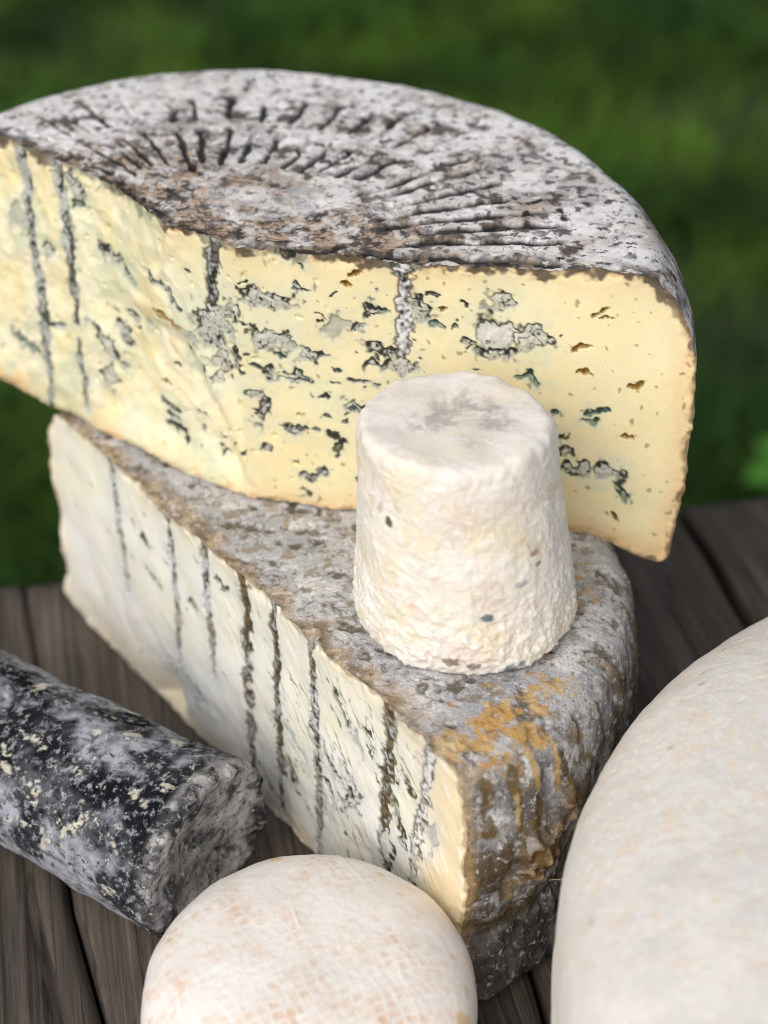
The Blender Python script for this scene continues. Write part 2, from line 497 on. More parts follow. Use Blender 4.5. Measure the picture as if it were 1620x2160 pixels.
# ------------------------------------------------------------------ cut blue cheeses: a sector with rind and cut faces
WHEEL_NEEDLES = [
 ([(-102.7, 99.5), (-102.6, 81.5), (-100.0, 65.0), (-96.2, 44.6), (-93.3, 30.6), (-91.6, 0.8)], 1.46, 0),
 ([(-85.5, 96.5), (-84.3, 82.0), (-80.2, 66.2), (-79.7, 46.7), (-77.7, 36.4)], 1.6, 0),
 ([(-76.2, 29.5), (-75.3, 18.3), (-74.4, 4.9)], 0.86, 0),
 ([(-7.1, 93.7), (-9.9, 81.2), (-10.4, 68.4), (-9.6, 53.2)], 1.8, 1),
 ([(51.0, 92.7), (51.4, 82.1), (51.4, 72.8), (51.2, 63.4), (50.9, 52.0)], 2.06, 2),
]
WHEEL_SPOTS = [
 (6.6, 72.8, 10.0, 2.7, 10, 0),
 (10.3, 58.7, 8.1, 3.9, -22, 0),
 (-1.7, 69.3, 2.6, 1.1, -20, 0),
 (21.0, 78.9, 2.5, 1.1, -15, 0),
 (26.4, 67.5, 0.9, 1.0, 0, 1),
 (31.6, 66.5, 4.3, 2.9, 10, 3),
 (23.3, 56.7, 4.8, 1.8, -15, 0),
 (44.1, 60.4, 5.7, 1.9, -8, 0),
 (44.1, 73.5, 4.2, 1.4, -30, 0),
 (56.4, 74.0, 4.2, 2.8, -40, 0),
 (60.2, 69.0, 1.8, 1.3, -20, 2),
 (79.7, 78.5, 3.8, 3.2, -40, 0),
 (79.3, 68.0, 6.9, 5.2, -15, 4),
 (87.7, 66.7, 5.2, 3.5, -10, 0),
 (78.9, 61.0, 5.9, 1.8, -6, 0),
 (70.1, 64.6, 2.1, 1.1, -20, 0),
 (7.7, 49.0, 4.1, 1.2, -5, 0),
 (18.0, 48.5, 3.2, 1.5, -15, 0),
 (15.0, 46.3, 7.3, 1.0, 5, 0),
 (38.3, 48.3, 4.3, 1.3, -8, 0),
 (36.0, 38.7, 3.7, 2.0, -18, 0),
 (16.6, 28.9, 3.9, 2.3, -18, 0),
 (-6.7, 45.9, 4.5, 4.3, -40, 0),
 (-0.1, 48.8, 2.4, 1.2, -30, 0),
 (4.4, 39.3, 3.3, 2.0, -35, 0),
 (6.8, 33.0, 2.2, 4.3, -30, 0),
 (31.4, 24.7, 1.9, 2.1, 0, 1),
 (22.9, 12.8, 4.4, 1.8, 12, 0),
 (21.2, 5.0, 2.3, 1.5, 0, 1),
 (-35.1, 20.1, 3.1, 1.5, 0, 0),
 (-35.4, 16.2, 3.6, 1.3, 0, 0),
 (-34.0, 12.6, 3.8, 1.3, 0, 1),
 (-63.9, 33.5, 11.2, 1.9, -38, 0),
 (-62.9, 21.9, 2.7, 3.5, -10, 0),
 (-59.7, 65.8, 6.6, 2.4, -20, 0),
 (-77.0, 84.4, 4.0, 3.7, 0, 0),
 (-75.3, 78.9, 3.8, 1.4, -20, 2),
 (-90.7, 58.1, 2.8, 3.1, -10, 0),
 (-103.6, 19.8, 7.1, 2.4, -5, 2),
 (-105.9, 64.8, 4.1, 4.2, 0, 3),
 (-27.4, 64.2, 4.1, 1.5, -30, 0),
 (-53.2, 47.2, 3.9, 1.4, -20, 0),
 (-56.7, 39.7, 4.3, 2.2, -30, 0),
 (-88.4, 32.1, 7.3, 1.3, 5, 0),
 (50.5, 56.2, 5.0, 3.6, -20, 0),
 (42.6, 54.6, 4.3, 1.0, 25, 0),
 (-10.6, 60.2, 6.9, 7.6, -15, 0),
 (-5.2, 53.2, 3.9, 2.0, -30, 0),
 (110.6, 46.1, 3.2, 1.0, 12, 2),
 (107.7, 44.2, 2.1, 1.0, 10, 2),
 (107.0, 41.1, 2.4, 1.0, -20, 2),
 (101.4, 29.5, 3.3, 2.4, -20, 0),
 (105.6, 24.0, 4.7, 2.2, 18, 0),
 (115.0, 24.9, 4.7, 2.9, -25, 0),
 (119.3, 19.5, 3.7, 1.6, -10, 2),
 (99.7, 34.4, 1.4, 2.0, 0, 0),
 (96.8, 42.5, 1.7, 1.2, -20, 2),
 (90.1, 53.3, 3.5, 1.3, -20, 2),
 (38.4, 67.1, 2.8, 1.0, 30, 0),
 (41.3, 70.2, 1.3, 0.9, 0, 1),
 (53.9, 76.2, 2.5, 1.1, -40, 0),
 (20.5, 85.1, 2.4, 0.8, -10, 2),
 (15.1, 90.1, 4.2, 2.1, -10, 1),
 (-18.1, 45.1, 5.5, 1.4, -40, 0),
 (-43.7, 46.9, 2.8, 1.1, 0, 3),
 (-20.5, 54.0, 3.8, 1.5, -10, 3),
 (1.2, 64.1, 1.5, 1.0, 0, 1),
 (27.9, 34.9, 1.5, 0.9, 0, 1),
 (8.0, 19.2, 1.8, 1.2, -30, 0),
 (66.5, 69.4, 1.4, 0.8, 0, 1),
 (-34.3, 67.4, 6.3, 1.2, -30, 0),
 (-50.1, 61.2, 3.4, 1.2, -10, 3),
 (120.2, 55.1, 3.0, 1.1, 35, 5),
 (105.4, 56.7, 1.8, 0.7, -10, 5),
 (107.5, 77.9, 1.9, 0.9, 20, 5),
 (110.1, 76.3, 2.4, 0.6, -5, 5),
 (101.9, 65.7, 3.0, 0.8, 14, 5),
 (117.9, 10.2, 1.7, 0.8, -10, 5),
 (36.8, 85.1, 2.8, 0.8, 5, 5),
 (33.5, 80.6, 1.8, 1.2, -30, 5),
 (-30.7, 55.2, 7.3, 1.4, -12, 5),
 (-36.7, 28.9, 4.1, 1.1, 0, 5),
 (118.5, 39.0, 1.7, 0.7, 10, 5),
 (63.6, 74.6, 1.2, 0.5, 0, 5),
]
HALF_NEEDLES = [
 ([(-68.9, 103.5), (-67.8, 78.7), (-64.6, 56.9), (-66.4, 35.4)], 1.43, 0),
 ([(-32.2, 99.5), (-31.3, 76.3), (-30.9, 51.3), (-32.7, 25.6)], 1.33, 0),
 ([(-9.5, 98.4), (-9.9, 70.2), (-9.6, 53.1), (-9.5, 35.1)], 1.61, 0),
 ([(11.8, 98.8), (12.6, 75.0), (11.2, 45.3), (11.0, 8.2)], 2.09, 1),
 ([(28.4, 96.5), (28.7, 66.9), (28.7, 41.9), (28.4, 6.8)], 1.61, 1),
 ([(48.4, 94.6), (48.4, 65.5), (49.3, 39.4), (49.6, 0.7)], 1.61, 0),
 ([(86.1, 89.5), (84.5, 62.4), (81.7, 37.6), (83.6, 23.3)], 2.28, 1),
 ([(103.7, 90.2), (101.5, 68.4), (97.9, 45.1), (96.4, 30.2)], 1.71, 2),
]
HALF_SPOTS = [
 (0.1, 79.0, 3.8, 1.2, 0, 2),
 (-49.2, 67.9, 3.1, 1.3, 0, 1),
 (-20.4, 58.9, 2.5, 1.5, 0, 2),
 (-44.8, 55.9, 4.4, 1.1, -30, 2),
 (-30.0, 18.6, 10.1, 4.2, -20, 3),
 (-19.0, 20.6, 3.9, 1.4, 0, 0),
 (65.5, 38.2, 3.2, 7.0, -30, 0),
 (63.2, 72.3, 7.1, 1.3, -50, 2),
 (69.5, 65.9, 5.8, 1.3, -50, 3),
 (57.2, 46.4, 8.7, 1.6, -45, 0),
 (54.4, 36.5, 6.4, 1.2, -40, 0),
 (94.1, 66.2, 5.3, 1.1, -55, 2),
 (89.9, 51.8, 7.7, 1.3, -60, 2),
 (92.2, 44.2, 7.7, 1.3, -60, 0),
 (78.6, 65.4, 3.4, 1.3, -50, 0),
 (84.3, 33.8, 4.1, 5.9, -20, 4),
 (65.7, 48.0, 4.8, 1.2, -40, 0),
 (105.0, 54.8, 2.1, 4.5, -20, 3),
 (19.1, 12.3, 5.9, 1.1, -30, 0),
 (37.0, 42.0, 6.7, 1.2, -40, 3),
 (33.6, 27.5, 5.0, 1.3, -40, 2),
]



def resample(pts, n):
    pts = np.asarray(pts, float)
    # smooth with Catmull-like cubic through chaikin
    for _ in range(3):
        q = [pts[0]]
        for a, b in zip(pts[:-1], pts[1:]):
            q += [.75 * a + .25 * b, .25 * a + .75 * b]
        q.append(pts[-1]); pts = np.array(q)
    d = np.r_[0, np.cumsum(np.linalg.norm(np.diff(pts, axis=0), axis=1))]
    s = np.linspace(0, d[-1], n)
    return np.stack([np.interp(s, d, pts[:, 0]), np.interp(s, d, pts[:, 1])], -1)


def sector_rind(B, phis, rho, prof, nt, ns, nb_, z0):
    """prof: side profile (dr, z) from top edge to bottom edge; returns P (nv,nphi,3), top/side flags"""
    side = resample(prof, ns)
    Pr = []
    for ph, rh in zip(phis, rho):
        r_side = rh + side[:, 0]; z_side = side[:, 1]
        u = np.linspace(0, 1, nt, endpoint=False)
        rt = r_side[0] * u ** .8
        ub = np.linspace(1, 0, nb_ + 1)[1:]
        r = np.r_[rt, r_side, r_side[-1] * ub]
        z = np.r_[np.full(nt, z_side[0]), z_side, np.full(nb_, z_side[-1])]
        Pr.append(np.stack([B[0] + r * math.cos(ph), B[1] + r * math.sin(ph), z0 + z], -1))
    return np.stack(Pr, 1), side


def sector_face(B, phL, phR, rhoL, rhoR, side, nL, nR, nw, z0):
    w = np.linspace(0, 1, nw)
    sd = np.stack([np.interp(w, np.linspace(0, 1, len(side)), side[:, k]) for k in (0, 1)], -1)
    H, zb = side[0, 1], side[-1, 1]
    za = H + (zb - H) * w
    k = np.r_[-np.linspace(1, 0, nL, endpoint=False), np.linspace(0, 1, nR)]
    rL = rhoL + sd[:, 0]; rR = rhoR + sd[:, 0]
    S = np.where(k[None, :] < 0, k[None, :] * rL[:, None], k[None, :] * rR[:, None])
    a = np.abs(k)[None, :] ** 5
    Z = za[:, None] * (1 - a) + sd[:, 1][:, None] * a
    dx = np.where(S < 0, -S * math.cos(phL), S * math.cos(phR))
    dy = np.where(S < 0, -S * math.sin(phL), S * math.sin(phR))
    P = np.stack([B[0] + dx, B[1] + dy, z0 + Z], -1)
    # distance to the rim of the face
    e = np.minimum(np.minimum(H - Z, Z - zb), np.where(S < 0, rL[:, None] + S, rR[:, None] - S))
    return P, S, Z, np.maximum(e, 0)


def seg_dist(S, Z, pts):
    best = np.full(S.shape, 1e9)
    along = np.zeros(S.shape)
    L = 0
    for (a, b) in zip(pts[:-1], pts[1:]):
        a = np.array(a) / 1000; b = np.array(b) / 1000
        d = b - a; l2 = d @ d
        t = np.clip(((S - a[0]) * d[0] + (Z - a[1]) * d[1]) / l2, 0, 1)
        q = np.hypot(S - a[0] - t * d[0], Z - a[1] - t * d[1])
        m_ = q < best
        best = np.where(m_, q, best); along = np.where(m_, L + t * math.sqrt(l2), along)
        L += math.sqrt(l2)
    return best, along / L


def mould_marks(S, Z, needles, spots, pal, big=1.0, tiny=()):
    """returns colour (rgb) and coverage, inward depth and a label per mark"""
    q = np.stack([S, Z, S * 0], -1)
    w1 = noise(q, 230, 1.1); w2 = noise(q, 230, 5.2); w3 = noise(q, 620, 2.2); w4 = noise(q, 620, 6.6)
    Sw = S + .0024 * w1 + .0009 * w3; Zw = Z + .0020 * w2 + .0009 * w4
    n_hi = noise(q, 700, 8.8); n_md = noise(q, 330, 4.4)
    n_lo = noise(q, 160, 41.0)
    crack = ss(.76, .93, 1 - np.abs(noise(q, 340, 31.0) + .5 * n_hi) * 2.6)
    shp = S.shape
    col = np.zeros(shp + (3,)); cov = np.zeros(shp); dep = np.zeros(shp); lab = np.zeros(shp, np.int32); halo = np.zeros(shp)
    names = []
    for pts, hw, ty in needles:
        hw = hw / 1000 * 1.45 * (1.35 if pts[0][0] < -60 and big > .99 and pal['nb'] < .4 else 1)
        d, al = seg_dist(S + .0005 * w1 + .0003 * w3, Z, pts)
        wd = hw * (.9 + .35 * n_md + .5 * n_lo + .06 * np.sin(al * 31 + hw * 9000)) * (1 - .45 * ss(.75, 1, al))
        f = 1 - d / np.maximum(wd, 2e-4) + .45 * n_hi + .3 * n_md
        c = ss(-.2, .3, f)
        if ty == 0:
            cc = mix(pal['dark'], pal['fill'], np.clip(.28 + .5 * (f - .35) + 1.5 * n_hi + 1.5 * n_lo + .6 * n_md, 0, 1))
            cc = mix(cc, pal['brown'], np.clip(ss(.05, .5, np.sin(al * 9 + 1) + n_md) * .8, 0, 1) * pal.get('nb', .4))
        elif ty == 1:
            cc = mix(pal['dark'], pal['brown'], np.clip(.4 + 1.4 * n_hi + .8 * n_md + .25 * np.sin(al * 11), 0, 1))
            cc = mix(cc, pal['grey'], np.clip(ss(.2, .7, f) * ss(.1, .35, n_lo + .5 * n_hi + .2 * np.sin(al * 17)), 0, 1) * .9)
        else:
            cc = mix(pal['dark'], pal['white'], np.clip(ss(.15, .6, f) * (.85 + 1.2 * n_hi + 1.0 * n_lo + .6 * n_md), 0, 1))
        if pal['nb'] > .4:
            c = c * (.35 + .65 * ss(-.42, -.12, n_lo + .5 * n_md + .4 * (.75 - al)))
        col = mix(col, cc, c); cov = np.maximum(cov, c)
        dep = np.maximum(dep, c * (.0005 - .0003 * ss(.3, .9, f)))
        halo = np.maximum(halo, np.exp(-(d / .005) ** 2) * (.8 + n_lo))
        names.append('needle_channel'); lab = np.where(f > -.1, len(names), lab)
    for kk, (s0, z0, a, b, ang, ty) in enumerate(list(spots) + list(tiny)):
        s0, z0, a, b = s0 / 1000, z0 / 1000, a / 1000 * 1.05 * big, b / 1000 * 1.12 * big
        near = (np.abs(S - s0) < a * 2.4 + b + .003) & (np.abs(Z - z0) < b * 2.4 + a + .003)
        if not near.any():
            continue
        an = math.radians(ang)
        du = (Sw[near] - s0) * math.cos(an) + (Zw[near] - z0) * math.sin(an)
        dv = -(Sw[near] - s0) * math.sin(an) + (Zw[near] - z0) * math.cos(an)
        dv = dv + .35 * b * np.sin(du / a * 2.6 + s0 * 900)
        f = 1 - np.sqrt((du / a) ** 2 + (dv / b) ** 2) + (.75 if ty != 4 else .4) * n_md[near] + (.35 if ty != 4 else .2) * n_hi[near]
        sm = min(a, b)
        edge = np.clip(.0013 / sm, .25, .95)              # dark band about 0.9 mm wide
        c = ss(-.2, .25, f)
        if ty == 5:                                       # open hole
            cc = np.broadcast_to(pal['hole'], f.shape + (3,)); dd = .0022 * ss(0, .5, f)
        else:
            upper = ss(-.5, .5, dv / b)
            light = {0: pal['fill'], 1: pal['dark'], 2: pal['teal'], 3: pal['pale'], 4: pal['white']}[ty]
            dk = {0: pal['dark'], 1: pal['dark'], 2: pal['tealdark'], 3: pal['grey'], 4: pal['dark']}[ty]
            ring_ = ss(edge * 1.15, edge * .55, f) * np.clip(.25 + 1.0 * upper + 1.5 * n_lo[near], 0, 1)  # dark mould outline, heavier on top as painted shade under the pocket's lip
            ring_ = np.maximum(ring_, ss(.62, .2, sm / .0016) * .9) if ty != 3 else ring_
            lines = np.clip(ring_ * 1.15 + (crack[near] * ss(.1, .4, f) if ty != 4 else 0), 0, 1)
            fill = mix(light, pal['paste'], np.clip((1 - upper) * .25 + .6 * n_lo[near], 0, .55)) if ty in (0, 2) else np.broadcast_to(light, f.shape + (3,))
            cc = mix(fill, dk, lines); c = np.clip(c * (.8 + .4 * lines), 0, 1)
            dd = .0006 * ss(-.1, .35, f) * (.55 + .45 * upper) - (.0004 * ss(.4, .9, f) if ty in (0, 4) else 0)
            if ty == 3: c = c * .75
        col[near] = mix(col[near], cc, c); cov[near] = np.maximum(cov[near], c)
        dep[near] = np.maximum(dep[near], dd)
        halo[near] = np.maximum(halo[near], ss(-2.0, .1, f) * (.8 if ty != 5 else 0))
        if kk >= len(spots): continue
        names.append('paste_hole' if ty == 5 else 'mould_pocket')
        l2 = lab[near]; l2 = np.where(f > -.08, len(names), l2); lab[near] = l2
    return col, cov, dep, halo, lab, names


PAL_W = dict(fill=lin(196, 199, 194), paste=lin(236, 232, 204), dark=lin(46, 48, 44), grey=lin(170, 174, 174), brown=lin(112, 108, 100), white=lin(226, 226, 228), teal=lin(96, 128, 118),
             tealdark=lin(42, 66, 58), pale=lin(190, 198, 186), hole=lin(168, 130, 52), nb=.3)
PAL_H = dict(fill=lin(206, 210, 210), paste=lin(238, 238, 228), dark=lin(66, 62, 48), grey=lin(180, 184, 186), brown=lin(126, 106, 76), white=lin(222, 222, 220), teal=lin(140, 142, 108),
             tealdark=lin(74, 78, 48), pale=lin(206, 212, 214), hole=lin(168, 130, 52), nb=.55)

H_LOW = 0.09
# ---- lower half wheel
C1 = np.array([-.05, .42])
half = empty('half_wheel_blue_cheese', (C1[0], C1[1], 0))
tag(half, 'pale half wheel of blue cheese with dark vertical needle lines and orange rind patch', 'cheese')
o1 = np.array([C1[0], C1[1], 0])
ph0, ph1 = math.radians(-53.0), math.radians(127.0)
PROF1 = [(-.030, .0900), (-.018, .0900), (-.010, .0890), (-.004, .0840), (-.0015, .076), (0, .064), (.0005, .050), (-.0005, .038), (-.002, .031),
         (-.0015, .026), (-.0002, .016), (.002, .006), (.001, .0012), (-.008, .0002)]
PH = np.radians([-53, -49, -42, -30, -10, 20, 60, 100, 127])
RH = np.array([.1205, .1240, .1255, .1275, .1285, .128, .124, .118, .116])


def warp_low(P, w=1.0):
    w = np.asarray(w)[..., None]
    q = P + .0016 * vnoise(P, 70, 3.0) * (.3 + .7 * w) + (.0009 * vnoise(P, 210, 7.0) + .0004 * vnoise(P, 520, 8.0)) * w
    q[..., 2] = np.where(P[..., 2] > .0899, np.minimum(q[..., 2], .0900), q[..., 2])
    q[..., 2] = np.where(P[..., 2] < .0006, .0004, np.maximum(q[..., 2], .0006))
    return q


t = np.linspace(0, 1, 470)
phis = ph0 + (ph1 - ph0) * (0.35 * t + .65 * t ** 1.8)       # denser at the front corner
rho = np.interp(phis, PH, RH)
P, side1 = sector_rind(C1, phis, rho, PROF1, 170, 190, 24, 0)
nv, nph = P.shape[:2]
PHI = np.broadcast_to(phis[None, :], (nv, nph))
r = np.hypot(P[..., 0] - C1[0], P[..., 1] - C1[1])
z = P[..., 2]
iside = np.zeros((nv, nph)); iside[170:170 + 190] = 1
nrm = grid_normals(P)
if nrm[50, 100, 2] < 0: nrm = -nrm
cut_d = r * np.minimum(np.sin(np.clip(PHI - ph0, 0, 1.57)), np.sin(np.clip(ph1 - PHI, 0, 1.57)))
ef = ss(.0003, .003, cut_d)
deg = np.degrees(PHI)
sideness = ss(.089, .078, z) * (z > .001)
arc = PHI * .124
q_side = np.stack([arc * 1.0, z * .22, r * 0], -1)
ridge = fbm(q_side, 150, 3, 4.0)                               # vertical cloth ridges
lump = fbm(P, 60, 3, 12.0)
fine = fbm(P, 330, 3, 17.0)
d = sideness * (.0018 * ridge + .0018 * lump) + .0006 * fine * (.3 + .7 * sideness)
# pits on the top (downwards only)
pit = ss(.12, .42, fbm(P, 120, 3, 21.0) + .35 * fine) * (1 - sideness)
d = d - .0009 * pit - .0004 * (1 - sideness) * np.clip(fine + .3, 0, 1)
# rumpled knot on the front side and crease under it
kn = np.exp(-((deg + 42.5) / 3.2) ** 2 - ((z - .050) / .009) ** 2)
kn2 = np.exp(-((deg + 36) / 2.2) ** 2 - ((z - .060) / .007) ** 2)
d = d + .004 * kn * (1 + 1.2 * noise(P, 260, 2.0)) + .0025 * kn2 * (1 + 1.5 * noise(P, 260, 5.0))
crease = np.exp(-((z - .030 - .008 * noise(P, 30, 9.0) - .0004 * (deg + 40)) / .0022) ** 2) * sideness
d = d - .0016 * crease * np.clip(.6 + 1.5 * noise(P, 40, 19.0), 0, 1)
dimple = np.exp(-((deg + 47) / 2.6) ** 2 - ((z - .046) / .006) ** 2)
d = d - .0022 * dimple
P2 = warp_low(P, np.exp(-cut_d / .003)) + nrm * (d * ef)[..., None]
P2[..., 2] = np.where(P[..., 2] > .0899, np.minimum(P2[..., 2], .0900), P2[..., 2])
P2[..., 2] = np.maximum(P2[..., 2], .0004)
# colours
grey = mix(lin(164, 165, 170), lin(204, 204, 206), np.clip(.5 + .9 * fbm(P, 45, 3, 31.0), 0, 1))
col = mix(grey, lin(84, 79, 76), np.clip(sideness * (.65 + 1.1 * lump), 0, 1) * .92)
fleck = ss(.15, .27, fbm(P, 150, 4, 41.0, .6) - .02 * sideness)
olive = mix(lin(112, 98, 62), lin(156, 128, 88), np.clip(.5 + noise(P, 500, 3.3), 0, 1))
col = mix(col, olive, fleck * (.55 + .3 * sideness))
wet = 1 - fleck * .5
line_ = ss(.72, .9, 1 - np.abs(fbm(P, 170, 3, 51.0)) * 3.2) * ss(-.1, .25, noise(P, 60, 55.0))
col = mix(col, lin(92, 82, 64), line_ * .55)
white = ss(.15, .4, fbm(P, 90, 4, 61.0)) * (1 - fleck)
col = mix(col, lin(222, 221, 220), white * .8)
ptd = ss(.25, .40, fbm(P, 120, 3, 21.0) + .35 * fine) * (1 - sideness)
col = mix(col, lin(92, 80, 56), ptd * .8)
# brown ragged line where the rind meets the cut on the top
bro = ss(.010, .001, cut_d + .008 * noise(P, 110, 71.0)) * (1 - sideness)
col = mix(col, mix(lin(126, 104, 72), lin(196, 172, 140), np.clip(.5 + 1.4 * noise(P, 260, 73.0), 0, 1)), bro * .8)
# streaks on the side
st = ss(.14, .34, ridge * 1.0 + .25 * fine) * sideness
col = mix(col, lin(82, 66, 42), st * .8 * ss(.02, .04, z))
# orange bloom over the front corner
org_ = 0
for dg, rr_, sdg, sr, wt in ((-47, 112, 3, 6, .95), (-44, 108, 3.2, 6, 1.0), (-41, 117, 3.4, 5, 1.1), (-40.5, 108, 4, 6, .9), (-50, 109, 3.5, 7, 1.0), (-50, 119, 3, 6, .7),
                             (-33.5, 111, 4.5, 7, .85), (-30, 116, 4, 6, .55), (-44, 95.7, 1.6, 2.2, .8), (-36.5, 100, 3, 4, .5), (-46.5, 120, 2, 5, .8), (-40, 122, 2.5, 5, .8), (-7, 110, 5, 9, .5)):
    org_ = np.maximum(org_, wt * np.exp(-((deg - dg) / sdg) ** 2 - ((r * 1000 + ss(.09, .075, z) * 10 - rr_) / sr) ** 2))
om = ss(.36, .80, org_ + .75 * fbm(P, 130, 5, 81.0, .65) + .5 * noise(P, 420, 83.0) + .35 * noise(P, 900, 84.0)) * ss(.060, .078, z) * .92
oc = mix(lin(190, 146, 78), lin(208, 184, 138), np.clip(.5 + 1.3 * fbm(P, 110, 3, 85.0), 0, 1))
oc = mix(oc, lin(202, 148, 50), np.clip(np.exp(-((deg + 42) / 4) ** 2 - ((r * 1000 - 109) / 7) ** 2), 0, 1) * .8)
oc = mix(oc, lin(128, 92, 40), ss(.12, .4, fbm(P, 260, 4, 87.0, .65)) * .85)
col = mix(col, oc, om); wet = np.minimum(wet, 1 - om * .9)
# olive and cream drips down the side
for dg, za, zb_, wdeg, c_ in ((-50, 83, 66, .9, lin(104, 84, 44)), (-45.6, 84, 52, .8, lin(110, 92, 52)), (-45.8, 74, 67, .6, lin(206, 182, 130)), (-42.2, 86, 72, .6, lin(200, 166, 106)),
                              (-42.6, 72, 58, .9, lin(106, 84, 44)), (-38.6, 84, 70, .4, lin(188, 156, 98)), (-36.5, 69, 63, .9, lin(150, 122, 40)), (-47.4, 50, 40, .7, lin(112, 84, 36)), (-33, 84, 70, .5, lin(108, 92, 66)),
                              (-53, 55, 42, 1.6, lin(104, 80, 44)), (-51.5, 38, 28, 2.6, lin(78, 62, 36)), (-46, 33, 27, 4, lin(88, 72, 44)), (-28, 80, 55, .5, lin(98, 88, 70)), (-22, 78, 50, .6, lin(98, 88, 70))):
    g = np.exp(-np.abs((deg + .5 * noise(P, 160, 2.7) - dg) / wdeg) ** 3) * ss(zb_ - 4, zb_ + 1, z * 1000) * ss(za + 4, za - 1, z * 1000)
    g = ss(.3, .75, g + (.9 * noise(P, 260, 5.1) + .6 * noise(P, 800, 6.1)) * ss(.02, .2, g)) * .85
    col = mix(col, c_, g); wet = np.minimum(wet, 1 - .8 * g)
kc = np.clip(kn * 1.4 + kn2, 0, 1)
col = mix(col, mix(lin(98, 76, 44), lin(196, 166, 128), ss(.1, .5, noise(P, 260, 2.0) + .2 * noise(P, 600, 3.0))), kc); wet = np.minimum(wet, 1 - .7 * kc)
low_shade = ss(.032, .024, z) * sideness  # shade on the bottom third of the side, painted into the rind colour
col = mix(col, mix(lin(52, 46, 40), lin(104, 99, 96), np.clip(.5 + 1.6 * fbm(P, 120, 4, 93.0), 0, 1)), low_shade * .85)
ce = ss(.004, .0005, cut_d + .002 * noise(P, 300, 91.0)) * sideness
col = mix(col, lin(176, 150, 110), ce * .6)
c4 = np.concatenate([col, wet[..., None]], -1)
Fr = grid_faces(nv, nph)
N2 = grid_normals(P2)
flip = N2[50, 100, 2] < 0
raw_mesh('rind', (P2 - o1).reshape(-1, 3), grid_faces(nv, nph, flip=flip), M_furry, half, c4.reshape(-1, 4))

# cut face
P, S, Z, E = sector_face(C1, ph1, ph0, RH[-1], RH[0], side1, 290, 360, 250, 0)
fn = np.array([-.7989, -.6015, 0])
r9 = np.random.default_rng(22)
tiny = [(r9.uniform(20, 100), r9.uniform(8, 75), r9.uniform(1.0, 3.2), r9.uniform(.3, .6), r9.uniform(-65, -40), int(r9.choice([2, 2, 0, 1]))) for _ in range(46)]
tiny += [(r9.uniform(-100, 20), r9.uniform(8, 80), r9.uniform(.5, 1.4), r9.uniform(.4, .7), r9.uniform(-60, -20), int(r9.choice([2, 1]))) for _ in range(16)]
mc, cov, dep, halo, lab, names = mould_marks(S, Z, HALF_NEEDLES, HALF_SPOTS, PAL_H, tiny=tiny)
q = np.stack([S, Z, 0 * S], -1)
ef = ss(.0002, .003, E)
diag = np.stack([(S * .75 + Z * .66) , (-S * .66 + Z * .75) * .28, 0 * S], -1)
sm = fbm(diag, 300, 3, 3.0)
d = .0009 * fbm(q, 40, 2, 5.0) + .0002 * sm - dep * 1.2 + .0003 * noise(q, 200, 8.0) * ss(.0, .03, .055 - Z)
# crumbled bottom edge: the paste recedes towards the table, with one notch
d = d - .006 * np.exp(-((S + .040) / .006) ** 2 - ((Z - .004) / .010) ** 2)
P2 = warp_low(P, 1 - ss(.0, .005, E)) + fn * (d * ef)[..., None]
P2[..., 2] = np.maximum(P2[..., 2], .0004)
base = mix(lin(244, 241, 220), lin(247, 246, 240), np.clip(.45 + 1.0 * fbm(q, 40, 3, 11.0) + ss(.07, .02, Z) * .4, 0, 1))
base = mix(base, lin(235, 238, 222), np.clip(.8 * ss(-.1, .3, fbm(q, 28, 2, 15.0)), 0, 1) * .5)
base = mix(base, lin(236, 214, 170), ss(.085, .112, S) * .8)
base = mix(base, lin(236, 222, 202), ss(.022, .004, Z) * np.clip(.75 + .8 * noise(q, 50, 3.0), 0, 1) * .75)
base = mix(base, lin(238, 224, 192), ss(.010, .002, E) * .5)
base = mix(base, lin(244, 243, 236), ss(.12, .4, sm) * .7)
base = mix(base, lin(168, 140, 102), ss(.0016, .0004, E + .0016 * noise(q, 300, 4.0)) * .7 * ss(.01, .03, Z))
# fine branching olive veins in the right half
vein = ss(.80, .95, 1 - np.abs(fbm(diag, 210, 3, 23.0)) * 3.4) * ss(.02, .3, fbm(q, 38, 2, 27.0) + .35 * ss(.0, .06, S) - .12) * ss(.003, .010, E) * ss(-.02, .02, S)
vein = vein * ss(.112, .100, S)
base = mix(base, lin(112, 112, 84), vein * .7)
base = mix(base, lin(212, 218, 220), np.clip(halo, 0, 1) * .6)
base = mix(base, lin(216, 222, 230), np.exp(-((S + .018) / .02) ** 2 - ((Z - .022) / .012) ** 2) * .7)
col = mix(base, mc, cov)
N2 = grid_normals(P2)
fl = (N2[120, 300] @ fn) < 0
split_grid(P2, col, lab, names, 'paste', M_paste2, half, o1, flip=fl)

# ---- upper wheel (a little less than half left), resting on the half wheel
B = np.array([-.045, .449])
ZW = H_LOW + .0004
wheel = empty('cut_wheel_blue_cheese', (B[0], B[1], ZW))
tag(wheel, 'upper cut wheel of yellow blue cheese with dark radial grooves on its grey rind', 'cheese')
o2 = np.array([B[0], B[1], ZW])
phR, phL = math.radians(-8.443), math.radians(140.07)
PROF2 = [(-.034, .0900), (-.022, .0902), (-.0144, .0898), (-.0085, .0840), (-.0035, .0755), (-.0003, .0666), (.0003, .050), (0, .0316), (-.0005, .0142), (-.0012, .0030), (-.004, .0001), (-.012, .0)]
PHd = np.radians([-8.4, 0.3, 14.5, 27, 40, 50, 59, 66, 80, 87, 96, 105, 112, 119, 127, 140.1])
RHd = np.array([.1372, .1376, .139, .141, .1455, .1485, .1505, .152, .1555, .158, .159, .1588, .156, .1535, .1495, .145])
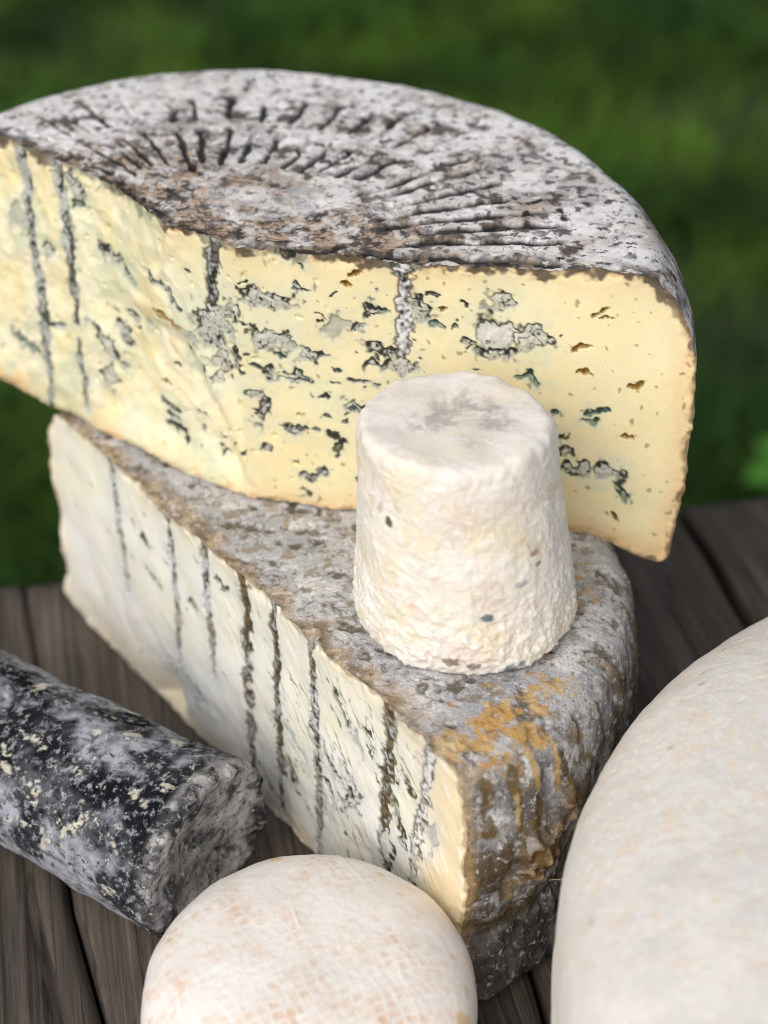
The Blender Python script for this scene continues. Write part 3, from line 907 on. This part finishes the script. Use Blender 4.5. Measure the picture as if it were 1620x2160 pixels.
bis = np.array([math.cos((phR + phL) / 2), math.sin((phR + phL) / 2), 0])


def warp_wheel(P, w=1.0):
    w = np.asarray(w)[..., None]
    q = P + .0015 * vnoise(P, 60, 13.0) * (.3 + .7 * w) + (.0006 * vnoise(P, 260, 17.0) + .0004 * vnoise(P, 600, 19.0)) * w
    dx = P[..., 0] - B[0]; dy = P[..., 1] - B[1]
    dd = dx * dx + dy * dy
    h = (P[..., 2] - ZW) / .09
    q = q + bis * (.0035 * np.exp(-dd / .018 ** 2))[..., None]
    q[..., 2] -= .0012 * np.exp(-dd / .06 ** 2) * np.clip(h, 0, 1)
    # the left cut leans back towards its top
    sL = dx * math.cos(phL) + dy * math.sin(phL)
    dist = np.clip(dx * .642 + dy * .767, 0, 1)
    push = .0105 * ss(.015, .075, sL) * np.clip(h, 0, 1) * np.exp(-(dist / .03) ** 2)
    q = q + np.array([.642, .767, 0]) * push[..., None]
    # the unsupported right corner sags over the rim of the cheese below
    rr = np.hypot(P[..., 0] - C1[0], P[..., 1] - C1[1])
    q[..., 2] -= .0085 * ss(.104, .134, rr) * ss(.3, 1, dx / .137) * (1 - np.clip(h, 0, 1)) ** 1.5
    q[..., 2] = np.where((rr < .108), np.maximum(q[..., 2], ZW), q[..., 2])
    return q


phis = np.linspace(phR, phL, 620)
rho = np.interp(phis, PHd, RHd)
P, side2 = sector_rind(B, phis, rho, PROF2, 250, 120, 16, ZW)
nv, nph = P.shape[:2]
PHI = np.broadcast_to(phis[None, :], (nv, nph))
r = np.hypot(P[..., 0] - B[0], P[..., 1] - B[1]); zz = P[..., 2] - ZW
nrm = grid_normals(P)
if nrm[100, 100, 2] < 0: nrm = -nrm
cut_d = r * np.minimum(np.sin(np.clip(PHI - phR, 0, 1.57)), np.sin(np.clip(phL - PHI, 0, 1.57)))
sideness = ss(.0895, .080, zz)
topm = (zz > .088) * (1 - sideness)
cen = np.array([-.052, .452])
dx, dy = P[..., 0] - cen[0], P[..., 1] - cen[1]
pr = np.hypot(dx, dy); pa = np.degrees(np.arctan2(dy, dx))
md = fbm(P, 90, 4, 101.0); hi = fbm(P, 260, 3, 103.0); big = fbm(P, 26, 3, 105.0); vhi = noise(P, 700, 107.0)
# radial grooves left by the draining mat: two rings, broken by noise
wob = pa + 1.1 * noise(P, 70, 111.0) + .5 * noise(P, 220, 112.0)
k = np.round(wob / 6.4 + .0)
hsh = np.modf(np.abs(np.sin(k * 12.9898 + 4.1) * 43758.5453))[0]
hs2 = np.modf(np.abs(np.sin(k * 78.233 + 1.7) * 12543.123))[0]
gd = np.abs(wob - (k + .42 * (hsh - .5)) * 6.4) * math.pi / 180 * pr        # metres from the groove's line
right = ss(50, 25, pa)
gw = .0011 * (1 + .9 * md + .8 * hi) * (1 + .5 * right)
right = ss(50, 25, pa)
pr = pr + .007 * noise(P, 24, 113.0) + .003 * noise(P, 70, 114.0)
ring1 = ss(.050 + .010 * hsh, .053 + .010 * hsh, pr) * ss(.083 + .006 * hs2, .078 + .006 * hs2, pr)
ring2 = ss(.089 + .004 * hs2, .092 + .004 * hs2, pr) * ss(.112 + .006 * hsh, .107 + .006 * hsh, pr) * (1 - right)
ring3 = ss(.046 + .022 * hsh, .050 + .022 * hsh, pr) * ss(.100 + .010 * hs2, .095 + .010 * hs2, pr) * right
ring = np.clip(ring1 * (1 - right) + ring2 + ring3, 0, 1) * topm
brk = ss(-.50, -.36, md + .4 * hi + .40 * (hs2 - .36))
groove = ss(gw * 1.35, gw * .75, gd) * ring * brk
d = -.0011 * groove + .0002 * ss(gw * 4, gw * 1.8, gd) * ring * (1 - groove)
rough_ = .0004 * md + .00018 * hi
d = d + rough_ * (1 + .6 * sideness)
centre = ss(.055, .012, cut_d + .03 * big) * ss(.105, .06, pr + .05 * big)  # brown torn zone beside the cut
d = d + centre * (.0005 * fbm(P, 200, 3, 121.0))
ef = ss(.0002, .0025, cut_d)
P2 = warp_wheel(P, np.exp(-cut_d / .003)) + nrm * (d * ef)[..., None]
rr = np.hypot(P[..., 0] - C1[0], P[..., 1] - C1[1])
P2[..., 2] = np.where(rr < .108, np.maximum(P2[..., 2], ZW), P2[..., 2])
base = mix(lin(180, 177, 176), lin(220, 217, 216), np.clip(.55 + 1.1 * fbm(P, 50, 3, 129.0) + .5 * big, 0, 1))
base = mix(base, lin(196, 176, 158), ss(.16, .4, fbm(P, 55, 3, 131.0)) * .55)                 # tan breaks
base = mix(base, lin(238, 237, 240), ss(.02, .28, fbm(P, 55, 3, 133.0) + .10 * ss(.09, .13, pr)) * .9)   # white bloom
dk = ss(.19, .30, fbm(P, 110, 5, 135.0, .6) + .12 * ring - .10 * ss(.10, .13, pr) * (1 - right))
base = mix(base, mix(lin(48, 44, 43), lin(104, 92, 80), np.clip(.4 + vhi, 0, 1)), dk * .9)
cz = mix(lin(188, 164, 142), lin(56, 50, 47), ss(.0, .14, fbm(P, 170, 4, 141.0, .65)))
cz = mix(cz, lin(222, 218, 216), ss(.10, .26, fbm(P, 95, 3, 143.0)) * .95)
hair = ss(.74, .92, 1 - np.abs(fbm(P, 150, 3, 147.0)) * 3.4)
cz = mix(cz, lin(58, 50, 46), hair * .8)
cz = mix(cz, lin(44, 40, 40), ss(.18, .32, fbm(P, 75, 3, 145.0)) * .85)
base = mix(base, cz, np.clip(centre * 1.1, 0, 1) * .9)
sd = mix(lin(118, 112, 108), lin(192, 188, 188), np.clip(.4 + 1.5 * md, 0, 1))
sd = mix(sd, lin(50, 46, 44), ss(.05, .3, fbm(P, 160, 4, 151.0, .6)) * .85)
hair2 = ss(.8, .95, 1 - np.abs(fbm(P, 120, 3, 149.0)) * 3.4) * ss(-.05, .2, noise(P, 50, 150.0))
base = mix(base, lin(84, 76, 70), hair2 * .7 * (1 - centre))
base = mix(base, sd, ss(.0895, .082, zz) * .85)
spots_ = ss(.26, .36, noise(P, 190, 161.0)) * ss(.092, .10, pr) * ss(.125, .115, pr) * right * topm   # round dark pits
base = mix(base, lin(50, 48, 48), spots_)
bl = ss(.16, .34, fbm(P, 42, 4, 163.0)) * topm
groove = groove * (1 - .6 * bl)
base = mix(base, lin(240, 239, 241), bl * .8 * (1 - .6 * centre))
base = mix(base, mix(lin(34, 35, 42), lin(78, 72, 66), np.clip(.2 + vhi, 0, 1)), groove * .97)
edge = ss(.007, .0012, cut_d + .009 * md) * topm
base = mix(base, mix(lin(40, 37, 37), lin(158, 140, 122), np.clip(.2 + 2.2 * hi, 0, 1)), edge * .9)
wet = 1 - groove - .5 * dk - .3 * centre
c4 = np.concatenate([base, np.clip(wet, 0, 1)[..., None]], -1)
N2 = grid_normals(P2)
raw_mesh('rind', (P2 - o2).reshape(-1, 3), grid_faces(nv, nph, flip=N2[100, 100, 2] < 0), M_rind, wheel, c4.reshape(-1, 4))

P, S, Z, E = sector_face(B, phL, phR, RHd[-1], RHd[0], side2, 400, 400, 280, ZW)
r9 = np.random.default_rng(21)
tiny = [(r9.normal(15, 45), r9.uniform(10, 80), r9.uniform(.5, 1.7), r9.uniform(.35, .8), r9.uniform(-50, 20), int(r9.choice([1, 1, 2, 0]))) for _ in range(90)]
tiny += [(r9.uniform(50, 118), r9.uniform(12, 84), r9.uniform(.5, 1.3), r9.uniform(.3, .5), r9.uniform(-20, 20), 5) for _ in range(5)]
mc, cov, dep, halo, lab, names = mould_marks(S, Z, WHEEL_NEEDLES, WHEEL_SPOTS, PAL_W, tiny=tiny)
q = np.stack([S, Z, 0 * S], -1)
fnR = np.array([math.sin(phR), -math.cos(phR), 0]); fnL = np.array([-math.sin(phL), math.cos(phL), 0])
tb = ss(-.010, .010, S)[..., None]
fn = fnL * (1 - tb) + fnR * tb
fn /= np.linalg.norm(fn, axis=-1, keepdims=True)
ef = ss(.0002, .003, E)
left = ss(.004, -.022, S + (Z - .045) * .25)
ridg = 1 - 2 * np.abs(fbm(q, 75, 3, 201.0))
d = left * (.0022 * fbm(q, 50, 3, 203.0) + .0008 * ridg) + .0004 * fbm(q, 40, 2, 205.0) + .0002 * noise(q, 240, 206.0) * left
# ragged ledge where the paste broke away, running down towards the bottom
s0 = -.020 + (.055 - Z) * .46
ledge = ss(s0 + .001, s0 - .009, S + .0018 * noise(q, 120, 207.0)) * ss(-.075, -.045, S) * ss(.058, .046, Z) * ss(.0, .012, Z)
d = d - .0042 * ledge
lip = np.exp(-((S - s0 - .003) / .004) ** 2) * ss(.058, .044, Z)
d = d + .0018 * lip
d = d - dep * 1.1
fh = ss(.46, .54, noise(q, 300, 211.0)) * (1 - ss(.0, .04, S))           # small pits
d = d - .0008 * fh * (1 - cov)
P2 = warp_wheel(P, 1 - ss(.0, .005, E)) + fn * (d * ef)[..., None]
smooth_ledge = ledge * (1 - left * .0)
base = mix(lin(242, 227, 176), lin(244, 233, 194), np.clip(.5 + .9 * fbm(q, 30, 3, 213.0), 0, 1))
base = mix(base, lin(245, 239, 212), left * np.clip(.45 + 1.3 * fbm(q, 70, 3, 215.0), 0, 1))
base = mix(base, lin(233, 233, 202), np.clip(ss(.0, .35, fbm(q, 24, 2, 217.0)) * .7, 0, 1) * ss(.11, .06, np.abs(S)))
base = mix(base, lin(236, 218, 146), ss(.1, .4, fbm(q, 60, 2, 219.0)) * left * .45)
base = mix(base, lin(236, 208, 160), ss(.010, .002, E + .003 * noise(q, 60, 3.0)) * (.35 + .5 * ss(.06, .12, np.abs(S)) * ss(.075, .06, Z) + .3 * ss(.03, .0, Z)))
base = mix(base, lin(206, 172, 128), ss(.0022, .0006, E + .002 * noise(q, 180, 5.0)) * .7)
base = mix(base, lin(74, 62, 54), ss(.0028, .0010, E + .0034 * noise(q, 240, 7.0) + .0016 * noise(q, 600, 9.0)) * .9 * ss(.066, .086, Z))
base = mix(base, lin(92, 78, 64), ss(.0013, .0004, E + .0016 * noise(q, 330, 11.0)) * .75 * ss(.11, .125, S))
base = mix(base, lin(206, 215, 194), np.clip(halo * (.75 + .8 * fbm(q, 90, 2, 231.0)), 0, 1) * .65)
base = mix(base, lin(206, 180, 110), fh * .35)
speck = ss(.50, .56, noise(q, 420, 221.0)) * ss(-.01, .02, S)
base = mix(base, lin(120, 96, 50), speck * .6)
green = ss(.28, .5, fbm(q, 80, 3, 223.0)) * left
base = mix(base, lin(200, 210, 180), np.clip(green * .6 + .5 * left * ss(.05, .4, fbm(q, 45, 3, 225.0)), 0, .7))
col = mix(base, mc, cov)
N2 = grid_normals(P2)
split_grid(P2, col, lab, names, 'paste', M_paste, wheel, o2, flip=(N2[140, 600] @ fnR) < 0)


# ------------------------------------------------------------------ whole cheeses: closed turned shapes with real relief
def revolve(prof, nu, nw, squash=None):
    """closed profile (r, z) from top centre to bottom centre -> P (nu, nw, 3)"""
    pr_ = resample(prof, nu)
    a = np.linspace(0, 2 * np.pi, nw, endpoint=False)
    return np.stack([pr_[:, 0][:, None] * np.cos(a), pr_[:, 0][:, None] * np.sin(a), np.broadcast_to(pr_[:, 1][:, None], (nu, nw))], -1)


def closed(name, P, mat, col, loc, rot=None):
    N2 = grid_normals(P, wrap=True)
    nu, nw = P.shape[:2]
    mid = N2[nu // 2, 0] @ (P[nu // 2, 0] - P.reshape(-1, 3).mean(0))
    o = raw_mesh(name, P.reshape(-1, 3), grid_faces(nu, nw, wrap=True, flip=mid < 0), mat, None, col.reshape(-1, col.shape[-1]))
    o.location = loc
    if rot is not None: o.rotation_euler = rot
    return o


# small truncated goat cheese on the half wheel
HG = .0665
prof = [(1e-5, HG - .0003), (.014, HG - .0002), (.0232, HG), (.0258, HG - .0009), (.0270, HG - .005), (.0278, HG - .016), (.0293, .036), (.0310, .018), (.0322, .007), (.0315, .0018), (.029, .0003), (1e-5, .0003)]
P = revolve(prof, 330, 520)
Nn = grid_normals(P, wrap=True)
if Nn[165, 0] @ P[165, 0] < 0: Nn = -Nn
zz = P[..., 2]; ang = np.degrees(np.arctan2(P[..., 1], P[..., 0]))
lowz = ss(.064, .014, zz); sideg = ss(HG - .0005, HG - .008, zz)
lump = fbm(P, 60, 2, 301.0); crum = fbm(P, 340, 4, 303.0, .6); scal = 1 - 2.2 * np.abs(fbm(P, 210, 3, 305.0))
wrk = fbm(P * np.array([1, 1, .5]), 170, 3, 307.0)
d = .0010 * lump + .00014 * sideg * fbm(P, 560, 3, 304.0, .6) + (.0001 + .0008 * ss(.03, .008, zz) * sideg + .0003 * sideg) * crum + .0002 * lowz * scal * sideg + .0003 * wrk * sideg * (.3 + .7 * lowz)
rim = ss(.020, .026, np.hypot(P[..., 0], P[..., 1])) * (zz > HG - .006)
d = d + .0012 * rim * fbm(P, 110, 3, 309.0)
botm = (zz < .0012)
d = np.where(botm, np.minimum(d, 0) * 0, d)
P2 = P + Nn * d[..., None]
P2[..., 2] = np.maximum(P2[..., 2], .0002)
c = mix(lin(240, 232, 216), lin(246, 242, 234), np.clip(.5 + 1.2 * fbm(P, 70, 3, 311.0), 0, 1))
c = mix(c, lin(236, 222, 190), ss(.0, .3, fbm(P, 48, 3, 313.0)) * .55 * sideg)
c = mix(c, lin(214, 190, 160), ss(.2, .4, fbm(P, 95, 4, 314.0)) * .35 * sideg)
c = mix(c, lin(238, 229, 226), ss(.0, .3, fbm(P, 60, 3, 315.0)) * .6)
c = mix(c, lin(250, 247, 242), ss(.1, .35, crum) * .6)
tx, ty = P[..., 0] * 1000, P[..., 1] * 1000
tp = 1 - sideg
for x_, y_, s_, w_ in ((-6, -2, 7, .95), (11, -3, 6, .95), (2, 8, 10, .6), (5, -12, 7, .45), (9, 4, 6, .7), (-2, 4, 7, .6)):
    g = np.exp(-((tx - x_) ** 2 + ((ty - y_) * 1.3) ** 2) / s_ ** 2) * tp * w_
    c = mix(c, lin(176, 170, 167), np.clip(ss(.1, .9, g * (1 + 1.6 * fbm(P, 260, 4, 317.0, .7))) * .7, 0, 1))
for dg, z_, sa, sz, cc, am in ((-133, 46.5, 2.6, 1.5, lin(96, 82, 58), .95), (-140, 49, 2.5, 1.6, lin(170, 160, 130), .6), (-80, 20.5, 4, 1.6, lin(104, 124, 130), .95), (-98, 6.5, 6, 1.5, lin(140, 124, 106), .9), (-88, 5.5, 4, 1.2, lin(120, 100, 90), .8),
                               (-66, 2.8, 7, 2.0, lin(126, 146, 152), .95), (-49, 37, 3, 1.1, lin(156, 130, 106), .8), (-47, 33, 2.5, .8, lin(150, 124, 100), .8), (-127, 52, 3, 3, lin(214, 204, 176), .6),
                               (-60, 29.5, 5, 1.0, lin(150, 162, 166), .6), (-118, 22, 3, 3, lin(232, 196, 170), .5), (-30, 40, 6, 8, lin(214, 204, 204), .5)):
    g = np.exp(-((ang - dg) / sa) ** 2 - ((zz * 1000 - z_) / sz) ** 2)
    c = mix(c, cc, ss(.2, .75, g * (1 + 1.3 * noise(P, 480, 319.0))) * am)
P2[..., 0] -= .0048 * np.clip(P2[..., 2] / HG, 0, 1) ** 1.2
goat = closed('small_goat_cheese', P2, M_goat, c, (.0239, .3938, H_LOW + .0002))
tag(goat, 'small ivory truncated cone goat cheese with wrinkled rind standing on the half wheel', 'cheese')

# ash log lying on the table
LR = .0272
ax = np.array([.8304, -.5572]); LEN = .135
prof = [(1e-5, LEN - .0030), (.010, LEN - .0030), (.019, LEN - .0012), (.0255, LEN + .0014), (.0282, LEN + .0004), (.0286, LEN - .004), (LR, LEN - .03), (LR, .03), (LR, .006), (.024, .0005), (1e-5, .0)]
P = revolve(prof, 280, 330)
Nn = grid_normals(P, wrap=True)
if Nn[150, 0] @ (P[150, 0] * [1, 1, 0]) < 0: Nn = -Nn
zz = P[..., 2]; capm = ss(LEN - .006, LEN - .001, zz)
d = .0011 * fbm(P, 45, 2, 401.0) + .0004 * fbm(P, 170, 3, 403.0) + capm * (.0020 * fbm(P, 75, 2, 405.0) + .0014 * fbm(P, 190, 4, 406.0, .6))
P2 = P + Nn * d[..., None]
ang = np.arctan2(P[..., 1], P[..., 0])
# log frame: local x -> world up side, so 'up' is +X local after rotation
upn = np.cos(ang)
c = mix(lin(30, 31, 36), lin(92, 94, 100), np.clip(.35 + 1.4 * fbm(P, 80, 4, 411.0, .6), 0, 1))
angd = np.degrees(ang)
band = np.exp(-((angd - 42 + 25 * noise(P, 35, 414.0)) / 20) ** 2)
bloom = np.clip(ss(-.2, .25, fbm(P, 60, 3, 413.0) + .5 * ss(50, 85, angd) + .3 * ss(22, 0, np.abs(angd)) - .35 * band), 0, 1)  # grey mould bloom, plus grazing haze painted along the top
c = mix(c, lin(178, 182, 194), bloom * .85 * np.clip(.75 + .9 * fbm(P, 320, 2, 415.0), 0, 1))
c = mix(c, lin(22, 23, 28), np.clip(ss(.0, .25, fbm(P, 60, 3, 417.0) + .28 * band - .08), 0, 1) * .92)
crm = .9 * ss(.32, .40, fbm(P, 170, 4, 419.0, .6) + .10 * np.exp(-((angd - 62) / 25) ** 2) + .10 * fbm(P, 40, 2, 420.0))
c = mix(c, mix(lin(228, 224, 210), lin(198, 192, 174), np.clip(.5 + noise(P, 300, 421.0), 0, 1)), crm * .9)
c = mix(c, mix(lin(128, 126, 126), lin(214, 212, 210), np.clip(.5 + 1.2 * fbm(P, 110, 3, 423.0), 0, 1)), capm * .85)
c = mix(c, lin(40, 40, 44), capm * ss(.12, .34, fbm(P, 90, 3, 425.0)) * .8)
rimd = ss(LEN - .010, LEN - .002, zz) * ss(.018, .023, np.hypot(P[..., 0], P[..., 1]))
c = mix(c, lin(26, 26, 28), rimd * ss(-.1, .2, fbm(P, 120, 3, 427.0)) * .85)
end = np.array([-.0520, .3565])
# local basis: Z along the axis, X up
e = np.array([[0, ax[1], ax[0]], [0, -ax[0], ax[1]], [1, 0, 0]])     # columns: local x (up), local y, local z(axis)
Pw = P2 @ e.T
start = end - ax * LEN
Pw[..., 2] = np.maximum(Pw[..., 2], -LR - .0002)
mid = closed('ash_log_cheese', Pw, M_ash, c, (start[0], start[1], LR + .0006))
tag(mid, 'black ash coated log of cheese mottled grey and white lying on the planks', 'cheese')


def superellipse(R, H, n, nu=60):
    t = np.linspace(np.pi / 2, -np.pi / 2, nu)
    cs = np.abs(np.cos(t)) ** (2 / n); sn = np.sign(np.sin(t)) * np.abs(np.sin(t)) ** (2 / n)
    return np.stack([np.maximum(R * cs, 1e-5), H / 2 + H / 2 * sn], -1)


# cream round with cloth marks
P = revolve(superellipse(.0452, .050, 2.9), 240, 420)
Nn = grid_normals(P, wrap=True)
if Nn[120, 0] @ (P[120, 0] * [1, 1, 0]) < 0: Nn = -Nn
rot = math.radians(28)
X = P[..., 0] * math.cos(rot) + P[..., 1] * math.sin(rot); Y = -P[..., 0] * math.sin(rot) + P[..., 1] * math.cos(rot)
X = X + .0012 * noise(P, 160, 501.0) + .003 * noise(P, 40, 502.0); Y = Y + .0012 * noise(P, 160, 503.0) + .003 * noise(P, 40, 504.0)
wv = .0030
lx = np.abs(np.sin(np.pi * X / wv)); ly = np.abs(np.sin(np.pi * Y / wv))
chs = np.modf(np.abs(np.sin(np.floor(X / wv) * 12.99 + np.floor(Y / wv) * 78.23) * 43758.5))[0]
cell = ss(.15, .75, lx) * ss(.15, .75, ly) * (.25 + .95 * chs)
pres = ss(-.25, .25, fbm(P, 40, 3, 505.0)) * ss(.0, .5, np.abs(noise(P, 55, 506.0)) * 2 + .25)
d = .0010 * fbm(P, 40, 2, 507.0) - .00012 * cell * pres + .00012 * fbm(P, 400, 2, 508.0)
fold = np.exp(-(((P[..., 0] + .002 + .2 * (P[..., 1] - .0)) + .0015 * noise(P, 60, 509.0)) / .0006) ** 2) * (P[..., 1] > -.02)
fold2 = np.exp(-(((P[..., 0] + .016 - .28 * P[..., 1]) + .0015 * noise(P, 60, 511.0)) / .0007) ** 2)
fold3 = np.exp(-(((P[..., 0] - .022 + .35 * P[..., 1]) + .0025 * noise(P, 60, 512.0)) / .0006) ** 2)
fold2 = fold2 * 0; fold3 = fold3 * ss(-.05, .2, noise(P, 45, 514.0)); fold = fold * ss(-.15, .2, noise(P, 60, 516.0))
d = d + .00015 * (fold + fold3)
P2 = P + Nn * d[..., None]
P2[..., 2] = np.maximum(P2[..., 2], .0002)
c = mix(lin(242, 236, 231), lin(247, 244, 241), np.clip(.5 + fbm(P, 90, 3, 513.0), 0, 1))
tan = np.clip(.42 + 1.2 * fbm(P, 45, 3, 515.0) + .25 * ss(.02, .04, np.hypot(P[..., 0], P[..., 1] - .006)), 0, 1)
c = mix(c, lin(226, 194, 162), tan * (.08 + 1.0 * cell * pres) * .95)
c = mix(c, lin(248, 244, 240), np.clip(fold + fold2 + fold3, 0, 1) * .8)
stn = ss(.25, .42, fbm(P * np.array([1, 1, .6]), 70, 3, 517.0)) * ss(.028, .040, np.hypot(P[..., 0], P[..., 1]))
c = mix(c, lin(222, 182, 126), stn * .7)
rd = closed('round_cream_cheese', P2, M_round, c, (-.0200, .3028, .0002))
tag(rd, 'small round cream cheese with pinkish cloth weave marks beside the cut half wheel', 'cheese')

# large white wheel
P = revolve(superellipse(.159, .11, 3.3), 260, 520)
Nn = grid_normals(P, wrap=True)
if Nn[130, 0] @ (P[130, 0] * [1, 1, 0]) < 0: Nn = -Nn
a = np.arctan2(P[..., 1], P[..., 0])
Ps = P * np.array([1, 1, .35])
d = .0012 * fbm(P, 22, 2, 601.0) + .00035 * fbm(Ps, 140, 3, 603.0) + .00022 * fbm(P, 420, 3, 605.0)
P2 = P + Nn * d[..., None]
P2[..., 2] = np.maximum(P2[..., 2], .0002)
c = mix(lin(222, 219, 214), lin(232, 229, 225), np.clip(.5 + fbm(P, 60, 3, 607.0), 0, 1))
c = mix(c, lin(234, 214, 190), ss(.10, .4, fbm(P, 230, 3, 609.0) + .2 * fbm(P, 30, 2, 610.0)) * .55)
c = mix(c, lin(226, 226, 224), ss(.1, .4, fbm(P, 40, 2, 611.0)) * .5)
c = mix(c, lin(120, 110, 96), ss(.66, .70, noise(P, 500, 613.0)) * .5)
bigc = closed('large_white_cheese_wheel', P2, M_big, c, (.2009, .2726, .0002))
tag(bigc, 'large chalk white cheese wheel with rounded edge and faint peach freckles', 'cheese')

# a dry straw caught between the half wheel and the white wheel
a0 = np.array((.0455, .3425, .0310)); a1 = np.array((.0549, .3365, .0365))
ts = np.linspace(0, 1, 9)
ctr = a0 + (a1 - a0) * ts[:, None] + np.stack([0 * ts, 0 * ts, .0012 * np.sin(ts * np.pi)], -1)
an = np.linspace(0, 2 * np.pi, 6, endpoint=False)
rad = .00022 * (1 - .6 * ts)
ring = np.stack([np.zeros((9, 6)), rad[:, None] * np.cos(an), rad[:, None] * np.sin(an)], -1) + ctr[:, None, :]
st_ = raw_mesh('dry_straw', (ring - a0).reshape(-1, 3), grid_faces(9, 6, wrap=True), M_paste2, None, np.broadcast_to(lin(206, 188, 140), (54, 3)))
st_.location = a0
tag(st_, 'thin dry straw poking from the half wheel rind towards the large white wheel', 'straw')
